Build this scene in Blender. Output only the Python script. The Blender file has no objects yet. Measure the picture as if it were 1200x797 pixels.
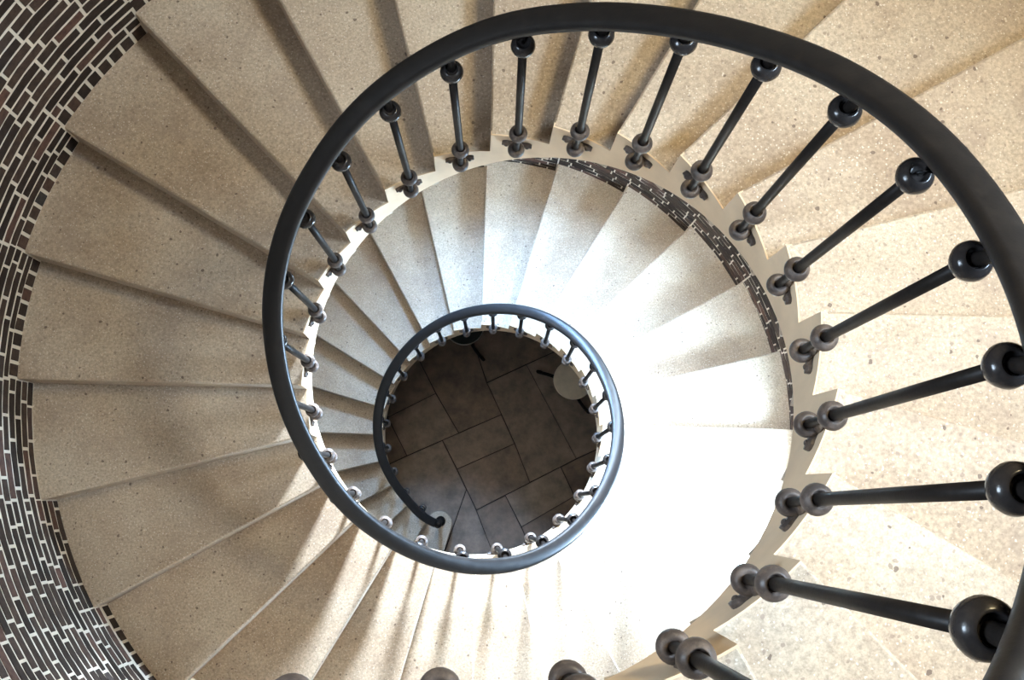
import bpy, bmesh, math, random
from mathutils import Vector, Matrix, Euler
random.seed(7)
scn = bpy.context.scene
C = scn.collection
PI = math.pi
# ------------------------------------------------------------------ camera
CAM = Vector((-0.0438, -0.4393, 4.7674)); ROT = Euler((0.1447, -0.0317, 0.0206), 'XYZ')
FPX, PPX, PPY = 1196.4, 589.46, 401.17
cd = bpy.data.cameras.new('camera'); cam = bpy.data.objects.new('camera', cd); C.objects.link(cam)
cam.location = CAM; cam.rotation_euler = ROT
cd.sensor_width = 36; cd.lens = 36 * FPX / 1200
cd.shift_x = (600 - PPX) / 1200; cd.shift_y = (PPY - 398.5) / 1200
cd.clip_start = 0.02; cd.clip_end = 60
scn.camera = cam
# ------------------------------------------------------------------ world, light, exposure
w = bpy.data.worlds.new('world'); scn.world = w; w.use_nodes = True
w.node_tree.nodes['Background'].inputs[0].default_value = (0.75, 0.85, 1.0, 1)
w.node_tree.nodes['Background'].inputs[1].default_value = 1.0
scn.view_settings.view_transform = 'Standard'; scn.view_settings.look = 'None'
scn.view_settings.exposure = 0.0; scn.view_settings.gamma = 1.0
try: scn.view_settings.use_curve_mapping = False
except Exception: pass
scn.cycles.use_denoising = True
scn.cycles.max_bounces = 8; scn.cycles.diffuse_bounces = 5

WC = Vector((.02, .035, 0))      # the tower wall sits a little off the stair axis
RW = 2.02
def pol(r, deg, z=0.0):
    a = math.radians(deg); return Vector((r * math.cos(a), r * math.sin(a), z))

def wpol(r, deg, z=0.0): return pol(r, deg, z) + WC
def oaz(a):            # wall angle -> angle seen from the stair axis
    v = wpol(RW, a); return math.degrees(math.atan2(v.y, v.x)) % 360
def waz(a):            # and back
    x = a
    for _ in range(6): x += ((a - oaz(x) + 180) % 360) - 180
    return x
def area(name, loc, target, sx, sy, power, col):
    l = bpy.data.lights.new(name, 'AREA'); l.shape = 'RECTANGLE'; l.size = sx; l.size_y = sy
    l.energy = power; l.color = col
    o = bpy.data.objects.new(name, l); C.objects.link(o); o.location = loc
    o.rotation_euler = (Vector(target) - Vector(loc)).to_track_quat('-Z', 'Y').to_euler()
    return o
# windows in the round wall: (name, azimuth centre, half width deg, z0, z1)
WIN = [('window_1', 79.0, 6.5, 0.15, 0.85), ('window_2', -14.0, 13.0, -1.5, -0.45), ('window_3', 5.0, 13.0, 3.9, 5.3), ('window_4', 195.0, 12.0, 3.9, 5.1), ('window_5', 57.0, 6.5, -1.3, -0.3), ('window_6', 99.0, 6.5, -1.35, -0.45)]
area('daylight_north', pol(2.46, 79, .50), pol(1.0, 270, -.55), .36, .55, 1400, (.70, .84, 1.0))
area('daylight_north_low', pol(2.50, 57, -.70), pol(1.2, 205, -3.5), .36, .8, 150, (.52, .74, 1.0))
area('daylight_north_west', pol(2.48, 99, -.80), pol(1.2, 215, -3.6), .36, .7, 480, (.28, .55, 1.0))
area('daylight_east', pol(2.54, -14, -.92), pol(.3, 166, -2.2), .8, .8, 600, (.46, .70, 1.0))
area('daylight_upper', pol(2.54, 5, 4.6), pol(.6, -60, 2.0), .8, 1.2, 300, (.62, .80, 1.0))
area('daylight_west', pol(2.54, 195, 4.5), pol(1.3, -5, 2.4), .8, 1.0, 170, (.66, .82, 1.0))
area('wall_lamp_light', pol(1.76, 38, 4.75), pol(.5, 150, .8), .6, .6, 64, (1.0, .82, .47))

# ------------------------------------------------------------------ stair numbers
H = 0.17; DTH = 14.9742; RIN = 0.7985; KLO, KHI = -27, 21
ZF = -28 * H
def az(k): return 210.0 - k * DTH + 0.0
def P(k, r, z): return pol(r, az(k), z)

# ------------------------------------------------------------------ materials
def mat(name):
    m = bpy.data.materials.new(name); m.use_nodes = True
    nt = m.node_tree; return m, nt, nt.nodes['Principled BSDF']
def N(nt, t, **kw):
    n = nt.nodes.new(t)
    for k, v in kw.items(): setattr(n, k, v)
    return n
def ramp(nt, stops):
    r = nt.nodes.new('ShaderNodeValToRGB'); e = r.color_ramp.elements
    while len(e) < len(stops): e.new(0.5)
    for i, (p, c) in enumerate(stops):
        e[i].position = p; e[i].color = (*c, 1) if len(c) == 3 else c
    return r
def mix(nt, fac, a, b, mode='MIX'):
    n = nt.nodes.new('ShaderNodeMix'); n.data_type = 'RGBA'; n.blend_type = mode
    for s, v in ((0, fac), (6, a), (7, b)):
        if hasattr(v, 'links'): nt.links.new(v, n.inputs[s])
        else: n.inputs[s].default_value = v if s == 0 else (*v, 1)
    return n.outputs[2]
def noise(nt, vec, scale, detail=4, rough=.6):
    n = nt.nodes.new('ShaderNodeTexNoise'); n.inputs['Scale'].default_value = scale
    n.inputs['Detail'].default_value = detail; n.inputs['Roughness'].default_value = rough
    nt.links.new(vec, n.inputs['Vector']); return n.outputs['Fac']
def pos(nt): return nt.nodes.new('ShaderNodeNewGeometry').outputs['Position']
def bump(nt, b, h, strength, dist):
    n = nt.nodes.new('ShaderNodeBump'); n.inputs['Strength'].default_value = strength
    n.inputs['Distance'].default_value = dist; nt.links.new(h, n.inputs['Height'])
    nt.links.new(n.outputs['Normal'], b.inputs['Normal'])

def chips(nt, vec, scale, size, dens):
    """random round-ish chips: voronoi distance below size, kept for a share of the cells"""
    v = nt.nodes.new('ShaderNodeTexVoronoi'); v.inputs['Scale'].default_value = scale
    nt.links.new(vec, v.inputs['Vector'])
    sep = nt.nodes.new('ShaderNodeSeparateColor'); nt.links.new(v.outputs['Color'], sep.inputs[0])
    keep = N(nt, 'ShaderNodeMath', operation='LESS_THAN'); keep.inputs[1].default_value = dens
    nt.links.new(sep.outputs[0], keep.inputs[0])
    sz = N(nt, 'ShaderNodeMath', operation='MULTIPLY_ADD'); sz.inputs[1].default_value = size * .8; sz.inputs[2].default_value = size * .5
    nt.links.new(sep.outputs[1], sz.inputs[0])
    near = N(nt, 'ShaderNodeMath', operation='LESS_THAN')
    nt.links.new(v.outputs['Distance'], near.inputs[0]); nt.links.new(sz.outputs[0], near.inputs[1])
    a = N(nt, 'ShaderNodeMath', operation='MULTIPLY')
    nt.links.new(keep.outputs[0], a.inputs[0]); nt.links.new(near.outputs[0], a.inputs[1])
    return a.outputs[0], sep.outputs[2]

def terrazzo():
    m, nt, b = mat('terrazzo')
    p = pos(nt)
    wob = nt.nodes.new('ShaderNodeTexNoise'); wob.inputs['Scale'].default_value = 60; nt.links.new(p, wob.inputs['Vector'])
    wv = N(nt, 'ShaderNodeVectorMath', operation='MULTIPLY_ADD'); wv.inputs[1].default_value = (.012,) * 3
    nt.links.new(wob.outputs['Color'], wv.inputs[0]); nt.links.new(p, wv.inputs[2]); q = wv.outputs[0]
    base = ramp(nt, [(.3, (.415, .315, .23)), (.5, (.515, .415, .315)), (.72, (.61, .52, .41))])
    nt.links.new(noise(nt, p, 2.3, 6, .65), base.inputs[0])
    fine = ramp(nt, [(.3, (.64, .62, .60)), (.7, (1.26, 1.25, 1.22))])
    nt.links.new(noise(nt, p, 95, 3, .75), fine.inputs[0])
    c = mix(nt, .9, base.outputs[0], fine.outputs[0], 'MULTIPLY')
    stain = ramp(nt, [(.52, (0, 0, 0)), (.75, (1, 1, 1))]); nt.links.new(noise(nt, p, 5.5, 5, .7), stain.inputs[0])
    sf = N(nt, 'ShaderNodeMath', operation='MULTIPLY'); sf.inputs[1].default_value = .6; nt.links.new(stain.outputs[0], sf.inputs[0])
    c = mix(nt, sf.outputs[0], c, (.38, .29, .225))
    f, _ = chips(nt, q, 130, .30, .30); fm = N(nt, 'ShaderNodeMath', operation='MULTIPLY'); fm.inputs[1].default_value = .8; nt.links.new(f, fm.inputs[0])
    c = mix(nt, fm.outputs[0], c, (.74, .67, .56))
    f, _ = chips(nt, q, 85, .36, .09); fm = N(nt, 'ShaderNodeMath', operation='MULTIPLY'); fm.inputs[1].default_value = .6; nt.links.new(f, fm.inputs[0])
    c = mix(nt, fm.outputs[0], c, (.26, .19, .15))
    f, _ = chips(nt, q, 30, .15, .30); fm = N(nt, 'ShaderNodeMath', operation='MULTIPLY'); fm.inputs[1].default_value = .75; nt.links.new(f, fm.inputs[0])
    c = mix(nt, fm.outputs[0], c, (.12, .08, .065))
    nt.links.new(c, b.inputs['Base Color']); b.inputs['Roughness'].default_value = .62
    b.inputs['Specular IOR Level'].default_value = .3
    bump(nt, b, noise(nt, p, 90, 3), .15, .003)
    return m
def plain(name, col, rough=.6, metal=0, var=.15, scale=8, spec=.5, bmp=0.0, bscale=60):
    m, nt, b = mat(name); p = pos(nt)
    r = ramp(nt, [(.3, tuple(x * (1 - var) for x in col)), (.7, tuple(min(1, x * (1 + var)) for x in col))])
    nt.links.new(noise(nt, p, scale, 5), r.inputs[0]); nt.links.new(r.outputs[0], b.inputs['Base Color'])
    b.inputs['Roughness'].default_value = rough; b.inputs['Metallic'].default_value = metal
    b.inputs['Specular IOR Level'].default_value = spec
    if bmp: bump(nt, b, noise(nt, p, bscale, 4), bmp, .004)
    return m
def brickmat(name, attr):
    m, nt, b = mat(name); p = pos(nt)
    if attr:
        a = N(nt, 'ShaderNodeAttribute', attribute_name='rnd'); rnd = a.outputs['Fac']
    else:
        rnd = nt.nodes.new('ShaderNodeObjectInfo').outputs['Random']
    r = ramp(nt, [(0, (.026, .018, .014)), (.3, (.038, .026, .020)), (.55, (.054, .037, .028)), (.8, (.070, .045, .034)), (.94, (.115, .06, .045)), (1, (.045, .043, .041))])
    nt.links.new(rnd, r.inputs[0])
    g = ramp(nt, [(.3, (.6, .6, .6)), (.7, (1.3, 1.25, 1.2))]); nt.links.new(noise(nt, p, 35, 5, .7), g.inputs[0])
    c = mix(nt, 1.0, r.outputs[0], g.outputs[0], 'MULTIPLY')
    nt.links.new(c, b.inputs['Base Color']); b.inputs['Roughness'].default_value = .85
    b.inputs['Specular IOR Level'].default_value = .2
    bump(nt, b, noise(nt, p, 70, 4), .5, .004)
    return m
def slabmat():
    m, nt, b = mat('floor_stone'); p = pos(nt)
    rnd = nt.nodes.new('ShaderNodeObjectInfo').outputs['Random']
    r = ramp(nt, [(0, (.19, .135, .10)), (.5, (.235, .175, .135)), (1, (.28, .22, .175))]); nt.links.new(rnd, r.inputs[0])
    g = ramp(nt, [(.3, (.55, .55, .55)), (.7, (1.35, 1.3, 1.25))]); nt.links.new(noise(nt, p, 7, 8, .7), g.inputs[0])
    c = mix(nt, 1.0, r.outputs[0], g.outputs[0], 'MULTIPLY')
    nt.links.new(c, b.inputs['Base Color']); b.inputs['Roughness'].default_value = .7
    bump(nt, b, noise(nt, p, 25, 6), .4, .006)
    return m
def ironmat(name, col, rough, dust, dustcol, spec=.3):
    m, nt, b = mat(name); p = pos(nt)
    r = ramp(nt, [(.45, (0, 0, 0)), (.75, (1, 1, 1))]); nt.links.new(noise(nt, p, 28, 6, .7), r.inputs[0])
    f = N(nt, 'ShaderNodeMath', operation='MULTIPLY'); f.inputs[1].default_value = dust; nt.links.new(r.outputs[0], f.inputs[0])
    c = mix(nt, f.outputs[0], col, dustcol); nt.links.new(c, b.inputs['Base Color'])
    rr = N(nt, 'ShaderNodeMath', operation='MULTIPLY_ADD'); rr.inputs[1].default_value = .35; rr.inputs[2].default_value = rough
    nt.links.new(f.outputs[0], rr.inputs[0]); nt.links.new(rr.outputs[0], b.inputs['Roughness'])
    b.inputs['Specular IOR Level'].default_value = spec
    bump(nt, b, noise(nt, p, 120, 3), .12, .002)
    return m
M_T = terrazzo()
M_PL = plain('cream_plaster', (.74, .57, .39), .7, var=.12, scale=4, spec=.2)
M_MO = plain('mortar', (.66, .585, .475), .9, var=.08, scale=20, spec=.1, bmp=.4)
M_BR = brickmat('brick_fired', False); M_BA = brickmat('brick_fired_many', True)
M_FL = slabmat(); M_JO = plain('floor_joint', (.03, .022, .018), .9)
M_RAIL = ironmat('black_rail_paint', (.011, .010, .010), .36, .3, (.03, .024, .02), .32)
M_ROD = ironmat('black_iron', (.012, .010, .009), .40, .25, (.045, .035, .03), .12)
M_COL = ironmat('polished_black_iron', (.018, .016, .016), .2, .25, (.08, .065, .055))
M_PEN = ironmat('dusty_iron', (.07, .055, .048), .38, .9, (.22, .17, .14))
M_WH = plain('white_ceiling', (.7, .66, .58), .9, var=.05)
M_STO = plain('pale_stone', (.72, .61, .47), .6, var=.12, scale=12)
M_FR = plain('painted_frame', (.5, .48, .44), .5, var=.05)
M_DK = plain('dark_seat', (.03, .035, .033), .25, var=.1)
M_RIM = plain('steel_rim', (.55, .52, .46), .3, metal=1, var=.05)
def glassmat():
    m = bpy.data.materials.new('window_glass'); m.use_nodes = True; nt = m.node_tree; nt.nodes.clear()
    o = nt.nodes.new('ShaderNodeOutputMaterial'); t = nt.nodes.new('ShaderNodeBsdfTransparent'); g = nt.nodes.new('ShaderNodeBsdfGlossy')
    g.inputs['Roughness'].default_value = .02; mx = nt.nodes.new('ShaderNodeMixShader'); mx.inputs[0].default_value = .06
    nt.links.new(t.outputs[0], mx.inputs[1]); nt.links.new(g.outputs[0], mx.inputs[2]); nt.links.new(mx.outputs[0], o.inputs[0]); return m
M_GL = glassmat()
def bulbmat():
    m, nt, b = mat('lamp_glow'); b.inputs['Base Color'].default_value = (.9, .8, .6, 1)
    b.inputs['Emission Color'].default_value = (1, .8, .55, 1); b.inputs['Emission Strength'].default_value = 6; return m
M_BU = bulbmat()

# ------------------------------------------------------------------ helpers
def link(o, parent=None):
    C.objects.link(o)
    if parent is not None: o.parent = parent
    return o
def mesh(name, verts, faces, m, smooth=False):
    me = bpy.data.meshes.new(name); me.from_pydata([tuple(v) for v in verts], [], faces); me.materials.append(m)
    me.update()
    if smooth:
        for p in me.polygons: p.use_smooth = True
    return me
def fixn(me):
    bm = bmesh.new(); bm.from_mesh(me); bmesh.ops.recalc_face_normals(bm, faces=bm.faces); bm.to_mesh(me); bm.free()
    return me
def obj(name, me, parent=None, **props):
    o = bpy.data.objects.new(name, me); link(o, parent)
    for k, v in props.items(): o[k] = v
    return o
def empty(name, **props):
    o = bpy.data.objects.new(name, None); C.objects.link(o); o.empty_display_size = .1
    for k, v in props.items(): o[k] = v
    return o
def loft(rings, closed_ring=True, caps=True):
    """rings: list of lists of points -> verts, faces"""
    n = len(rings[0]); V = [p for r in rings for p in r]; F = []
    for i in range(len(rings) - 1):
        for j in range(n if closed_ring else n - 1):
            a = i * n + j; b = i * n + (j + 1) % n
            F.append((a, b, b + n, a + n))
    if caps and closed_ring:
        F.append(tuple(range(n - 1, -1, -1))); F.append(tuple((len(rings) - 1) * n + j for j in range(n)))
    return V, F
def lathe_rings(profile, center=Vector((0, 0, 0)), axis=None, seg=20):
    """profile (r, t) along axis"""
    ax = (axis or Vector((0, 0, 1))).normalized()
    q = Vector((0, 0, 1)).rotation_difference(ax)
    R = []
    for r, t in profile:
        R.append([center + q @ Vector((r * math.cos(2 * PI * j / seg), r * math.sin(2 * PI * j / seg), t)) for j in range(seg)])
    return loft(R)
def tube(points, radii, seg=12):
    R = []
    n = len(points)
    for i, p in enumerate(points):
        t = (points[min(i + 1, n - 1)] - points[max(i - 1, 0)]).normalized()
        u = t.cross(Vector((0, 0, 1)) if abs(t.z) < .95 else Vector((1, 0, 0))).normalized(); v = t.cross(u)
        r = radii[i] if isinstance(radii, (list, tuple)) else radii
        R.append([p + (u * math.cos(2 * PI * j / seg) + v * math.sin(2 * PI * j / seg)) * r for j in range(seg)])
    return loft(R)
def merge(parts):
    V, F = [], []
    for v, f in parts:
        o = len(V); V += list(v); F += [tuple(i + o for i in x) for x in f]
    return V, F

# ------------------------------------------------------------------ setting: round brick wall with three window openings
BH = .0595; BL = .205; JT = .011; REC = .003
def in_window(a, z, da=0, dz=0):
    for _, c, hw, z0, z1 in WIN:
        d = (a - c + 180) % 360 - 180
        if abs(d) < hw + da and z0 - dz < z < z1 + dz: return True
    return False
ZTOP = 7.0
def wall_core():
    A = sorted(set([round(x, 3) for x in [i * 5.0 for i in range(72)]] + [round((c + s * hw) % 360, 3) for _, c, hw, _, _ in WIN for s in (-1, 1)]))
    Z = sorted(set([ZF, ZTOP] + [z for w_ in WIN for z in w_[3:5]] + [ZF + i * .5 for i in range(1, 24) if ZF + i * .5 < ZTOP]))
    ri, ro = RW + REC, RW + .40
    V = []; idx = {}
    for a in A:
        for z in Z:
            for r in (ri, ro):
                idx[(a, z, r)] = len(V); V.append(wpol(r, a, z))
    F = []; solid = {}
    for i, a in enumerate(A):
        b = A[(i + 1) % len(A)]; mid = (a + (((b - a) % 360) / 2)) % 360
        for j in range(len(Z) - 1):
            solid[(i, j)] = not in_window(mid, (Z[j] + Z[j + 1]) / 2)
    for i, a in enumerate(A):
        b = A[(i + 1) % len(A)]
        for j in range(len(Z) - 1):
            z0, z1 = Z[j], Z[j + 1]
            if solid[(i, j)]:
                F.append((idx[(a, z0, ri)], idx[(a, z1, ri)], idx[(b, z1, ri)], idx[(b, z0, ri)]))
                F.append((idx[(a, z0, ro)], idx[(b, z0, ro)], idx[(b, z1, ro)], idx[(a, z1, ro)]))
                if not solid[((i + 1) % len(A), j)]:
                    F.append((idx[(b, z0, ri)], idx[(b, z1, ri)], idx[(b, z1, ro)], idx[(b, z0, ro)]))
                if not solid[((i - 1) % len(A), j)]:
                    F.append((idx[(a, z0, ri)], idx[(a, z0, ro)], idx[(a, z1, ro)], idx[(a, z1, ri)]))
                if j + 1 < len(Z) - 1 and not solid[(i, j + 1)]:
                    F.append((idx[(a, z1, ri)], idx[(a, z1, ro)], idx[(b, z1, ro)], idx[(b, z1, ri)]))
                if j > 0 and not solid[(i, j - 1)]:
                    F.append((idx[(a, z0, ri)], idx[(b, z0, ri)], idx[(b, z0, ro)], idx[(a, z0, ro)]))
    return mesh('wall', V, F, M_MO)
wall = obj('wall_round', fixn(wall_core()), kind='structure', label='round brick wall of the stair tower, dark brown bricks in pale mortar')

camR = ROT.to_matrix()
def project(v):
    q = camR.transposed() @ (v - CAM)
    if q.z > -.05: return None
    return (PPX + FPX * q.x / -q.z, PPY - FPX * q.y / -q.z, -q.z)

def k_at(a):          # every k' whose azimuth (from the stair axis) is the wall angle a
    a = oaz(a)
    k0 = (210.0 - a) / DTH; per = 360.0 / DTH
    out = []; n = math.floor((KLO - k0) / per)
    while k0 + n * per < KHI + 1.2:
        if k0 + n * per >= KLO: out.append(k0 + n * per)
        n += 1
    return out
def in_stair(a, z):   # is this wall spot buried behind a step?
    for k in k_at(a % 360):
        if math.floor(k) * H - H - .1 < z < math.floor(k) * H: return True
    return False
cache = {}
def brick_mesh(length, height, m=None):
    key = (round(length, 3), round(height, 3))
    if key in cache: return cache[key]
    da = math.degrees(length / RW); V = []
    n = 3 if length > .12 else 2
    R = []
    for i in range(n):
        a = -da / 2 + da * i / (n - 1)
        R.append([pol(RW + .003, a, -height / 2), pol(RW, a, -height / 2 + .003), pol(RW, a, height / 2 - .003), pol(RW + .003, a, height / 2), pol(RW + .09, a, height / 2), pol(RW + .09, a, -height / 2)])
    V, F = loft(R)
    me = fixn(mesh('brick', V, F, M_BR)); cache[key] = me
    return me
HEADS = {5, 4, 3, 2, -1}
bricks = []   # (azimuth, z centre, length, height)
circ = 2 * PI * RW; nper = int(round(circ / (BL)));
rr = random.Random(3)
z = ZF; row = 0
segs = []
while z < ZTOP - BH:
    off = (row * .5 + rr.uniform(-.12, .12)) * (360.0 / nper)
    # row bond of stretchers with now and then a half brick
    a = off; end = off + 360.0
    while a < end - 1e-6:
        L = (360.0 / nper) * (rr.choice([1, 1, 1, 1, .5, .75]) if end - a > 14 else 1)
        if end - a < L * 1.4: L = end - a
        cuts = [a, a + L]
        for k in range(KLO, KHI + 2):      # cut where a step meets the wall just below this course
            if -.26 < z - k * H < .16:
                x = waz(az(k)); x = a + ((x - a) % 360)
                if a + .7 < x < a + L - .7: cuts.append(x)
        cuts.sort()
        for c0, c1_ in zip(cuts, cuts[1:]): segs.append(((c0 + c1_) / 2, z, c1_ - c0))
        a += L
    z += BH; row += 1
def head_top(a):
    for k in k_at(a % 360):
        if math.floor(k) in HEADS: yield math.floor(k) * H, math.floor(k) * H + .088
for a, z, L in segs:
    zb, zt = z, z + BH - JT
    if in_window(a, z + BH / 2, L / 2 * .9, BH * .4): continue
    if in_stair(a, zt) and in_stair(a, zb): continue
    skip = False
    for h0, h1 in head_top(a):
        if zb < h1 and zt > h0 - .0:
            if zt > h1 + .015: zb = h1
            else: skip = True
    if skip: continue
    bricks.append((a, (zb + zt) / 2, math.radians(L) * RW - JT, zt - zb))
for k in HEADS:
    a0, a1 = waz(az(k)), waz(az(k + 1)); n = 8; st = (a0 - a1) / n
    for i in range(n):
        bricks.append((a1 + st * (i + .5), k * H + .044 - JT / 4 + .000, math.radians(st) * RW - JT * 1.1, .088 - JT))
def vis(b):
    a, zc, L, h = b
    v = wpol(RW, a, zc); p = project(v)
    if p is None or not (-8 < p[0] < 1208 and -8 < p[1] < 805): return 0
    kk = [k for k in k_at(a % 360) if math.floor(k) * H > zc]   # hidden under a higher turn?
    for k in kk:
        return 0
    if in_stair(a, zc): return 0
    return L * h / p[2] ** 2
scored = sorted(((vis(b), i) for i, b in enumerate(bricks)), reverse=True)
single = set(i for s, i in scored[:290] if s > 0)
SV, SF, SR = [], [], []
for i, (a, zc, L, h) in enumerate(bricks):
    if i in single:
        o = obj('brick', brick_mesh(round(L, 2), round(h, 3)), wall)
        o.rotation_euler = (0, 0, math.radians(a)); d = rr.uniform(-.0015, .001)
        o.location = wpol(d, a, zc)
    else:
        d = rr.uniform(-.0015, .001); da = math.degrees(L / RW) / 2; o0 = len(SV)
        for aa in (a - da, a + da):
            for r, zz in ((RW + d, zc - h / 2), (RW + d, zc + h / 2), (RW + .05, zc + h / 2), (RW + .05, zc - h / 2)):
                SV.append(wpol(r, aa, zz))
        SF += [(o0, o0 + 4, o0 + 5, o0 + 1), (o0 + 1, o0 + 5, o0 + 6, o0 + 2), (o0 + 3, o0 + 7, o0 + 4, o0), (o0, o0 + 1, o0 + 2, o0 + 3), (o0 + 4, o0 + 7, o0 + 6, o0 + 5)]
        SR += [rr.random()] * 8
sm = mesh('far_bricks', SV, SF, M_BA)
at = sm.attributes.new('rnd', 'FLOAT', 'POINT'); at.data.foreach_set('value', SR)
obj('far_brickwork', sm, wall, kind='stuff')

# windows: frame and panes
for wi, (nm, c, hw, z0, z1) in enumerate(WIN):
    c = c; r = RW + .30; parts = []; t = .035
    def bar(p0, p1, th=t):
        d = (p1 - p0).normalized(); out = pol(1, c); side = d.cross(out).normalized()
        return loft([[p + side * sx * th / 2 + out * sy * th / 2 for sx, sy in ((-1, -1), (1, -1), (1, 1), (-1, 1))] for p in (p0, p1)])
    wd = math.radians(hw) * r
    tang = pol(1, c + 90); ctr = wpol(r, c)
    def q(s, z): return ctr + tang * (s * wd) + Vector((0, 0, z))
    for s in (-.97, .97): parts.append(bar(q(s, z0), q(s, z1)))
    for zz in (z0 + .018, z1 - .018): parts.append(bar(q(-1, zz), q(1, zz)))
    if wi == 1: parts.append(bar(q(0, z0), q(0, z1), .025))
    V, F = merge(parts); fo = obj(nm, fixn(mesh(nm, V, F, M_FR)), kind='structure', label='small window in the brick tower wall')
    V, F = loft([[q(s, z0 + .03) + pol(e, c), q(s, z1 - .03) + pol(e, c)][::1] + [q(s, z1 - .03) + pol(e + .004, c), q(s, z0 + .03) + pol(e + .004, c)] for s, e in ((-.95, 0), (.95, 0))])
    obj('pane', fixn(mesh('pane', V, F, M_GL)), fo)

# ceiling
V = [pol(RW + .4, i * 10, ZTOP) for i in range(36)] + [pol(RW + .4, i * 10, ZTOP + .2) for i in range(36)]
F = [tuple(range(35, -1, -1)), tuple(range(36, 72))] + [(i, (i + 1) % 36, (i + 1) % 36 + 36, i + 36) for i in range(36)]
obj('ceiling', mesh('ceiling', V, F, M_WH), kind='structure')

# floor: bed and stone slabs; joints read off the photo and cast onto the floor plane
def unproject(u, v, z):
    d = camR @ Vector(((u - PPX) / FPX, -(v - PPY) / FPX, -1.0)); t = (z - CAM.z) / d.z
    return CAM + d * t
V = [pol(RW + .4, i * 10, ZF - .2) for i in range(36)] + [pol(RW + .4, i * 10, ZF - .018) for i in range(36)]
floor = obj('floor', mesh('floor', V, F, M_JO), kind='structure', label='floor of brown stone slabs at the foot of the stair well')
SL = [[(378,262),(480,215),(610,460),(490,521),(450,420),(416,345)], [(245,290),(190,180),(330,120),(378,262),(416,345),(305,393)], [(120,352),(245,290),(305,393),(170,452)],
      [(262,412),(305,393),(416,345),(450,420),(300,487)], [(300,487),(450,420),(490,521),(425,555),(350,593)], [(90,490),(170,452),(262,412),(300,487),(325,540),(268,700),(150,700)],
      [(325,540),(350,593),(430,800),(250,800),(268,700)], [(350,593),(425,555),(467,637),(540,800),(430,800)], [(425,555),(490,521),(570,481),(605,557),(467,637)],
      [(467,637),(605,557),(660,680),(540,800)], [(570,481),(610,460),(720,410),(800,560),(660,680),(605,557)], [(480,215),(590,165),(640,200),(720,410),(610,460)],
      [(330,120),(290,20),(480,-60),(590,165),(480,215),(378,262)], [(120,352),(50,210),(190,180),(245,290)], [(50,210),(0,60),(290,20),(330,120),(190,180)],
      [(480,-60),(700,-80),(820,200),(640,200),(590,165)], [(640,200),(820,200),(900,400),(720,410)], [(720,410),(900,400),(960,600),(800,560)],
      [(-60,420),(50,210),(120,352),(170,452),(90,490)], [(-60,420),(90,490),(150,700),(-40,720)], [(-40,720),(150,700),(268,700),(250,800),(200,960),(0,960)],
      [(250,800),(430,800),(540,800),(560,980),(200,960)], [(540,800),(660,680),(800,560),(960,600),(900,900),(560,980)]]
def tess(poly):
    c = sum((Vector(p) for p in poly), Vector((0, 0))) / len(poly); out = []
    for p in poly:
        v = Vector(p); out.append(v + (c - v).normalized() * 1.5)
    return out
for poly in SL:
    pts = [unproject(400 + p.x / 2.214, 330 + p.y / 2.214, ZF) for p in tess(poly)]
    mx = max(math.hypot(p.x, p.y) for p in pts)
    dz = rr.uniform(-.003, .003); c = sum(pts, Vector()) / len(pts); n = len(pts)
    pts = [p if math.hypot(p.x, p.y) < RW - .03 else p * ((RW - .03) / math.hypot(p.x, p.y)) + Vector((0, 0, p.z * (1 - (RW - .03) / math.hypot(p.x, p.y)))) for p in pts]
    V = [Vector((p.x, p.y, ZF - .03)) for p in pts] + [Vector((p.x, p.y, ZF - .004 + dz)) for p in pts] + [p + (c - p).normalized() * .004 + Vector((0, 0, dz)) for p in pts]
    F = [tuple(range(n))[::-1], tuple(range(2 * n, 3 * n))]
    for L0 in (0, n):
        F += [(L0 + i, L0 + (i + 1) % n, L0 + n + (i + 1) % n, L0 + n + i) for i in range(n)]
    obj('slab', fixn(mesh('slab', V, F, M_FL)), floor)

# ------------------------------------------------------------------ the staircase
stair = empty('staircase', label='winding staircase of speckled terrazzo steps on a cream plaster string', category='staircase')
def sector(k0, k1, r0, r1, zb, zt, seg=8, nose=.0):
    R = []
    for i in range(seg + 1):
        k = k0 + (k1 - k0) * i / seg
        R.append([P(k, r0, zb), P(k, r1, zb), P(k, r1, zt), P(k, r0, zt)])
    return R
for k in range(KLO, KHI + 1):
    if k == KLO: continue
    r0, r1, zt, zb = RIN - .007, RW + .10, k * H, k * H - H - .012
    e = .006; R = []
    # eased nosing: first ring starts e below the tread top
    R.append([P(k, r0, zb), P(k, r1, zb), P(k, r1, zt - e), P(k, r0, zt - e)])
    R.append([P(k + .001, r0, zb), P(k + .001, r1, zb), P(k + e / .35, r1, zt), P(k + e / .22, r0, zt)])
    for i in range(1, 9):
        kk = k + (1.04) * i / 8
        R.append([P(kk, r0, zb), P(kk, r1, zb), P(kk, r1, zt), P(kk, r0, zt)])
    V, F = loft(R)
    obj('step', fixn(mesh('step', V, F, M_T)), stair)
# curtail step at the foot, with a rounded end round the newel
NEW = P(-26.5, .80, 0)
kf = KLO; zt = kf * H; out = []
for i in range(7): out.append(P(kf + i / 6, RW + .06, 0))
ctr = NEW.copy(); rad = .112
inn = [P(-26, .86, 0)]
base_dir = math.atan2((P(-26, 1, 0)).y, (P(-26, 1, 0)).x)
a_out = az(-26.5)
inn = []
for i in range(13):
    a = math.radians(a_out - 90 + 0) + 0
    ang = math.radians(a_out) - PI / 2 - PI * i / 12      # from one side round the inner end to the other
    inn.append(ctr + Vector((math.cos(ang), math.sin(ang), 0)) * rad)
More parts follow.
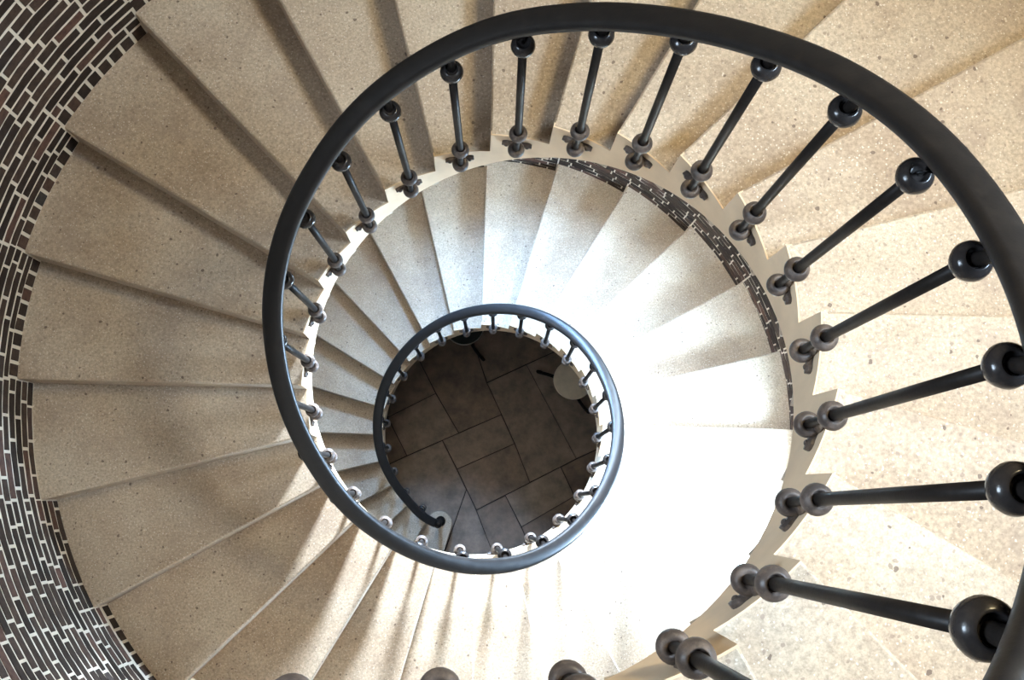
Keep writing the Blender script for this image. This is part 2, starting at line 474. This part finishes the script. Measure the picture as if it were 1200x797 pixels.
# out runs k=-27 -> -26 ; azimuth falling, inner end must run back
poly = out + (inn if (inn[0] - out[-1]).length < (inn[-1] - out[-1]).length else inn[::-1])
n = len(poly)
V = [Vector((p.x, p.y, ZF - .01)) for p in poly] + [Vector((p.x, p.y, zt)) for p in poly]
F = [tuple(range(n))[::-1], tuple(range(n, 2 * n))] + [(i, (i + 1) % n, (i + 1) % n + n, i + n) for i in range(n)]
obj('step', fixn(mesh('curtail_step', V, F, M_T)), stair, label='lowest step with a rounded end under the newel post')

# plaster string: sawtooth skin on the well side
V = []; F = []; t = .012
ks = []
for k in range(KLO + 1, KHI + 1):
    for i in range(6): ks.append((k, i / 6, (i + 1) / 6))
for k, f0, f1 in ks:
    o0 = len(V)
    for f in (f0, f1):
        kk = k + f; zl = max((kk - 1) * H - .145, ZF); zt = k * H - .001
        V += [P(kk, RIN - t, zl), P(kk, RIN - t, zt), P(kk, RIN + .004, zt), P(kk, RIN + .004, zl)]
    F += [(o0, o0 + 1, o0 + 5, o0 + 4), (o0 + 1, o0 + 2, o0 + 6, o0 + 5), (o0 + 3, o0, o0 + 4, o0 + 7), (o0 + 2, o0 + 3, o0 + 7, o0 + 6)]
    if f0 == 0: F.append((o0, o0 + 3, o0 + 2, o0 + 1))
    if f1 > .99: F.append((o0 + 4, o0 + 5, o0 + 6, o0 + 7))
obj('string_face', mesh('string_face', V, F, M_PL), stair, label='cream plastered inner face following the steps')
# vault body under the steps
R = []
for i in range((KHI + 1 - KLO - 1) * 3 + 1):
    k = KLO + 1 + i / 3
    zl = max((k - 1) * H - .14, ZF - .01); zu = max((k - 1) * H - .03, ZF)
    R.append([P(k, RIN + .004, zl), P(k, RW + .03, zl), P(k, RW + .03, zu), P(k, RIN + .004, zu)])
V, F = loft(R)
obj('soffit', fixn(mesh('soffit', V, F, M_PL)), stair)
# ------------------------------------------------------------------ the railing
RT = {-26:.772,-25:.748,-24:.744,-23:.748,-22:.747,-21:.745,-20:.744,-19:.742,-18:.741,-17:.742,-16:.743,-15:.748,-14:.753,-13:.753,-12:.750,-11:.748,-10:.753,-9:.757,-8:.762,-7:.770,-6:.778,-5:.779,-4:.767,-3:.750,-2:.736,-1:.727,0:.718,1:.722,2:.732,3:.748,4:.759,5:.764,6:.772,7:.771,8:.767,9:.750,10:.737,11:.737,12:.750,13:.759,14:.758,15:.757,16:.755,17:.752,18:.745,19:.712,20:.700,21:.70,22:.70}
SHIFT = {18: -.004, 19: -.032, 20: -.050, 21: -.030}
def RR(k):
    k = max(-26, min(22, k)); i = math.floor(k); f = k - i
    g = lambda j: RT[max(-26, min(22, j))]
    a, b, c, d = g(i - 1), g(i), g(i + 1), g(i + 2)
    return .5 * (2 * b + (-a + c) * f + (2 * a - 5 * b + 4 * c - d) * f * f + (-a + 3 * b - 3 * c + d) * f ** 3)
ZR = .87
rail = empty('stair_railing', label='black iron railing winding round the open stair well, balusters with ball collars', category='railing')
prof = [(x * 1.2, y * 1.5) for x, y in [(-.029, -.012), (-.025, -.018), (.025, -.018), (.029, -.012), (.0295, -.002), (.026, .007), (.017, .012), (0, .0135), (-.017, .012), (-.026, .007), (-.0295, -.002)]]
R = []
kk = -26.45
while kk <= 22.0:
    r = RR(kk); R.append([P(kk, r + x, kk * H + ZR + y) for x, y in prof]); kk += .125
V, F = loft(R); obj('handrail', fixn(mesh('handrail', V, F, M_RAIL, True)), rail)
# thin bead under the rail
R = []
kk = -26.45
while kk <= 22.0:
    r = RR(kk); R.append([P(kk, r + x, kk * H + ZR + y) for x, y in ((-.014, -.034), (.014, -.034), (.014, -.022), (-.014, -.022))]); kk += .125
V, F = loft(R); obj('rail_strap', fixn(mesh('rail_strap', V, F, M_ROD)), rail)
# baluster pieces in a local frame: x outward, y towards lower steps, z from the tread
RB = .744; PHI = .4557
pL = Vector((0, 0, .151)); pU = Vector((-.006, .0184, .838)); pP = Vector((.013, 0, -.0455))
rod_pts = [pP + Vector((0, 0, -.01)), pP.lerp(pL, .5), pL, pL.lerp(pU, .5), pU]
V, F = tube(rod_pts, [.0105, .0105, .0125, .0128, .0125], 14); ME_ROD = mesh('rod', V, F, M_ROD, True)
ax = (pU - pL).normalized()
cprof = [(.0125, -.027), (.016, -.029), (.024, -.024), (.030, -.014), (.0335, -.001), (.032, .010), (.0275, .017), (.022, .0205), (.0195, .0225), (.0175, .0215), (.016, .015), (.012, .013)]
V, F = lathe_rings(cprof, Vector((0, 0, 0)), ax, 28); ME_COL = mesh('collar', V, F, M_COL, True)
lprof = [(r * .93, t * .93) for r, t in cprof]
V, F = lathe_rings(lprof, Vector((0, 0, 0)), ax, 24); ME_COL2 = mesh('lower_collar', V, F, M_PEN, True)
pprof = [(.0015, -.045), (.007, -.042), (.0085, -.035), (.007, -.031), (.015, -.027), (.024, -.019), (.0295, -.006), (.030, .004), (.026, .014), (.020, .019), (.015, .018), (.011, .014), (.010, .013)]
V, F = lathe_rings(pprof, Vector((0, 0, 0)), None, 24); ME_PEN = mesh('pendant', V, F, M_PEN, True)
def bracket(sides, extra=0.0):
    parts = []
    c = pP.lerp(pL, .42); fx = RIN - RB - .012 + extra
    parts.append(tube([c, Vector((fx * .5 + .004, 0, c.z - .035)), Vector((fx, 0, c.z - .092))], [.010, .009, .012], 10))
    for s in sides:
        base = Vector((fx - .004, 0, c.z - .092)); R = []
        for i, (d, w_) in enumerate(((-.010, .010), (.012, .013), (.026, .013), (.038, .016), (.048, .013), (.053, .006))):
            p = base + Vector((0, s * d, -.16 * d * 0))
            curve = (RIN - math.sqrt(max(0, RIN ** 2 - d * d)))
            R.append([p + Vector((-curve + x, 0, zz)) for x, zz in ((-.004, -w_), (-.009, -w_ * .5), (-.010, w_ * .5), (-.004, w_), (.006, w_), (.006, -w_))])
        parts.append(loft(R))
        parts.append(lathe_rings([(.007, 0), (.007, .003), (.004, .005), (.001, .006)], base + Vector((-.010, s * .037, 0)), Vector((-1, 0, 0)), 10))
    V, F = merge(parts); return fixn(mesh('bracket', V, F, M_PEN))
BRK = {'lo': bracket((1,)), 'hi': bracket((-1,)), 'both': bracket((1, -1))}
for k in range(-26, 22):
    a = az(k + PHI - (.1 if k == 21 else 0)); sh = SHIFT.get(k, 0.0); base = pol(RB + sh, a, k * H); rz = math.radians(a)
    rotm = Matrix.Rotation(rz, 4, 'Z')
    b = obj('baluster', ME_ROD, rail); b.location = base; b.rotation_euler = (0, 0, rz)
    for nm, me, p in (('upper_collar', ME_COL, pU), ('lower_collar', ME_COL2, pL), ('pendant_knob', ME_PEN, pP)):
        o = obj(nm, me, b); o.location = p
    q24 = k % 24
    key = 'lo' if (q24 <= 5 or q24 >= 20) else ('both' if q24 <= 11 else 'hi')
    obj('bracket', BRK[key] if not sh else bracket((1,), -sh), b)
    # neck from the upper collar up into the rail
    u = base + rotm @ pU; kr = k + .36
    top = P(kr, RR(kr), kr * H + ZR - .018); loc = lambda v: rotm.inverted() @ (v - base)
    pts = [loc(u), loc(u.lerp(top, .6)), loc(top - Vector((0, 0, .012))), loc(top)]
    V, F = tube(pts, [.0125, .012, .0135, .021], 12)
    obj('neck', mesh('neck', V, F, M_ROD, True), b)
# newel post at the foot
V, F = lathe_rings([(.045, 0), (.045, .02), (.03, .03), (.018, .05), (.016, .45), (.026, .48), (.016, .51), (.016, .78), (.03, .80), (.036, .83), (.03, .86), (.018, .875), (.012, .90), (.016, .915), (.006, .925), (.001, .926)], Vector((0, 0, 0)), None, 20)
npst = obj('newel_post', mesh('newel_post', V, F, M_ROD, True), rail); npst.location = P(-26.5, .775, KLO * H)

# ------------------------------------------------------------------ things at the foot of the well
LEGA = (150, -63, 43)
def stool(name, label, ctr, rad, hgt, top_m, rim):
    t = empty(name, label=label, category='stool', group=None) if False else empty(name, label=label, category='stool')
    t.location = ctr
    V, F = lathe_rings([(.001, hgt - .03), (rad * .9, hgt - .03), (rad, hgt - .024), (rad, hgt - .006), (rad * .975, hgt), (.001, hgt + .001)], Vector((0, 0, 0)), None, 48)
    obj('seat', mesh('seat', V, F, top_m, False), t)
    if rim:
        pts = [Vector((math.cos(i * PI / 24) * rad * 1.005, math.sin(i * PI / 24) * rad * 1.005, hgt)) for i in range(48)]
        R = [[p * 1 + (Vector((p.x, p.y, 0)).normalized() * x + Vector((0, 0, y))) for x, y in ((.005, 0), (.0, .005), (-.005, 0), (0, -.005))] for p in pts]
        R.append(R[0]); V, F = loft(R, caps=False); obj('rim', mesh('rim', V, F, M_RIM, True), t)
    for a in LEGA:
        a = math.radians(a); d = Vector((math.cos(a), math.sin(a), 0)); s = Vector((-d.y, d.x, 0))
        prof_ = [(.02, hgt - .03), (.09, hgt - .08), (.12, hgt * .62), (.10, hgt * .4), (.15, hgt * .16), (.22, .05), (.28, .018), (.31, .03), (.315, .055), (.29, .065), (.275, .05)]
        pts = [d * x + Vector((0, 0, zz)) + s * (x * x * .5) for x, zz in prof_]
        V, F = tube(pts, .016, 8); obj('leg', mesh('leg', V, F, M_ROD, True), t)
    return t
h1 = .46; c1 = unproject(672, 445, ZF + h1)
stool('round_stool', 'round stool with a pale stone seat and black scrolled legs on the ground floor', Vector((c1.x, c1.y, ZF)), .178, h1, M_STO, False)
c2 = unproject(544, 381, ZF + h1)
stool('round_stool', 'round stool with a dark seat and thin pale metal rim on the ground floor', Vector((c2.x, c2.y, ZF)), .178, h1, M_DK, True)
# warm wall lamp high on the tower wall (outside the frame)
lp = empty('wall_lamp', label='warm lit globe lamp on a bracket high on the brick wall', category='lamp'); lp.location = wpol(RW, 38, 4.95)
def wl(v): return Matrix.Rotation(math.radians(38), 3, 'Z') @ Vector(v)
V, F = lathe_rings([(.06, 0), (.06, .015), (.02, .03), (.012, .04)], Vector((0, 0, 0)), wl((-1, 0, 0)), 20); obj('wall_plate', mesh('wall_plate', V, F, M_ROD), lp)
V, F = tube([wl((0, 0, 0)), wl((-.12, 0, .05)), wl((-.25, 0, .02)), wl((-.26, 0, -.02))], .01, 8); obj('arm', mesh('arm', V, F, M_ROD, True), lp)
pr = [(.09 * math.sin(PI * i / 12) + .001, -.09 * math.cos(PI * i / 12)) for i in range(13)]
V, F = lathe_rings(pr, wl((-.26, 0, -.0)), None, 20)
g = obj('globe', mesh('globe', V, F, M_BU, True), lp)
